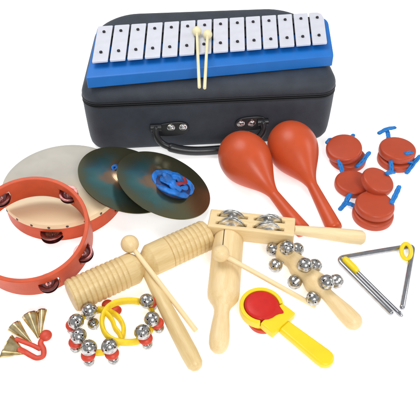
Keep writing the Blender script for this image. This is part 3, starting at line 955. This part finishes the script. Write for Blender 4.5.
bt = thing('triangle_beater', 'thin steel triangle beater with a yellow grip inside the triangle', 'beater', ba, mat=m)
gl = (G(358, 272, .4) - ba).length
bm = bmesh.new(); xlathe(bm, [(gl - .3, .22), (L - .6, .22), (L - .55, .27), (L - .2, .24), (L, .1), (L + .03, 0)], m, 18)
obj('rod', bm, M['chrome'], bt)
bm = bmesh.new(); xlathe(bm, [(-.3, 0), (-.27, .22), (-.1, .36), (.2, .42), (gl * .7, .42), (gl - .05, .34), (gl, .24)], m, 22)
obj('grip', bm, M['yellow'], bt, angle=60)

# ------------------------------------------------------------------ hand clapper
ha_, hb_ = G(261.5, 307, 1.4), G(327, 361, 1.0)
ha_.z = hb_.z = 0
m = along(ha_, hb_); L = (hb_ - ha_).length
cp = thing('hand_clapper', 'yellow plastic hand clapper with red clapping discs', 'clapper', ha_, mat=m)
zz0 = .75
# the frame: a dished ring round the disc, a hinge block and the flat handle
def arc(cx_, cy_, r, a0, a1, n): return [(cx_ + r * math.cos(math.radians(a0 + (a1 - a0) * i / n)), cy_ + r * math.sin(math.radians(a0 + (a1 - a0) * i / n))) for i in range(n + 1)]
RO, RI = 2.25, 1.82
bm = bmesh.new()
outer = arc(0, 0, RO, 52, 308, 44)
inner = arc(0, 0, RI, 308, 52, 44)
prism(bm, outer + inner, zz0, zz0 + 1.05, m)
obj('disc_frame', bm, M['yellow'], cp, bevel=.12)
bm = bmesh.new()
prism(bm, arc(0, 0, RO - .05, 0, 360, 48)[:-1], zz0 - .02, zz0 + .42, m)
obj('paddle', bm, M['yellow'], cp, bevel=.08)
bm = bmesh.new()
prism(bm, [(1.35, -1.72), (3.0, -1.72), (3.05, 1.72), (1.35, 1.72), (1.1, .7), (1.25, -.5)], zz0 + .03, zz0 + 1.0, m)
obj('hinge_block', bm, M['yellow'], cp, bevel=.14)
bm = bmesh.new()
w0, w1 = .72, .92
hpts = [(2.9, -w0), (L - .6, -w1)] + arc(L - .35, 0, w1, -75, 75, 12) + [(L - .6, w1), (2.9, w0)]
prism(bm, hpts, zz0 - .1, zz0 + .72, m)
obj('handle', bm, M['yellow'], cp, bevel=.22)
bm = bmesh.new()
lathe(bm, [(zz0 + .4, 1.76), (zz0 + .98, 1.76), (zz0 + 1.1, 1.66), (zz0 + 1.18, 1.4), (zz0 + 1.2, .8), (zz0 + 1.2, 0)], m, 56)
prism(bm, [(.9, -1.36), (1.3, -1.2), (1.6, -.85), (1.78, -.4), (1.84, .1), (1.98, .45), (2.16, .7), (2.2, .82), (2.1, .92), (1.8, 1.0), (1.4, 1.15), (.9, 1.38)], zz0 + .5, zz0 + 1.14, m)
obj('clapping_disc', bm, M['red'], cp, bevel=.06)
bm = bmesh.new()
mm = m @ Matrix.Translation((.75, -.62, 0))
lathe(bm, [(.0, 0), (0, 1.15), (.1, 1.4), (.35, 1.5), (.62, 1.45), (.7, 1.3), (.7, 0)], mm, 56)
obj('clapping_disc', bm, M['red_pad'], cp)

# ------------------------------------------------------------------ brass finger cymbals on a red cord
fc = thing('finger_cymbals', 'four small brass finger cymbals fanned out on a coral red cord', 'finger cymbals', G(35, 340, 0))
def cone(apex, mouth, r, za, zm, sq=.75):
    a_ = G(apex[0], apex[1], za); b_ = G(mouth[0], mouth[1], zm)
    mm = along(a_, b_); Lc = (b_ - a_).length
    bm = bmesh.new()
    q = [(0, .12), (Lc * .15, .1 + r * .12), (Lc * .5, r * .55), (Lc * .8, r * .84), (Lc * .95, r * .98), (Lc, r * 1.02)]
    xlathe_m = mm @ Matrix.Diagonal((1, 1, sq, 1))
    rings = []
    for h_, rr in q:
        rings.append([xlathe_m @ V((h_, rr * math.cos(t) * (1 + .03 * math.sin(9 * t)), rr * math.sin(t) * (1 + .03 * math.sin(9 * t)))) for t in [2 * PI * i / 40 for i in range(40)]])
    quads(bm, rings, True, True, False)
    obj('cymbal', bm, M['brass'], fc, m=mm, angle=50, solid=.05)
cone((38.5, 338), (29.8, 315), .78, .5, .75)
cone((40.5, 336), (42.3, 310.5), .48, .5, .6)
cone((31, 342.5), (14, 326), .72, .35, .6)
cone((26, 353.5), (6, 346.5), 1.25, .3, .8, .55)
bm = bmesh.new()
pts = smooth_path([G(*p) for p in ((16, 339, .85), (24, 342, .7), (33, 345.5, .6), (40, 349, .6))], 6)
sweep(bm, pts, .25, .14, 14)
pts = smooth_path([G(*p) for p in ((44, 337, .7), (40.5, 343, .65), (43.5, 349.5, .6), (43, 356, .5), (37, 358, .45), (31, 355.5, .5), (25, 352, .6), (19, 349, .9))], 6)
sweep(bm, pts, .28, .15, 14)
obj('cord', bm, M['coral'], fc, angle=60)
bm = bmesh.new(); ball(bm, G(45.8, 335.5, .7), .62, 24, 14, sz=.7)
obj('knob', bm, M['coral'], fc)
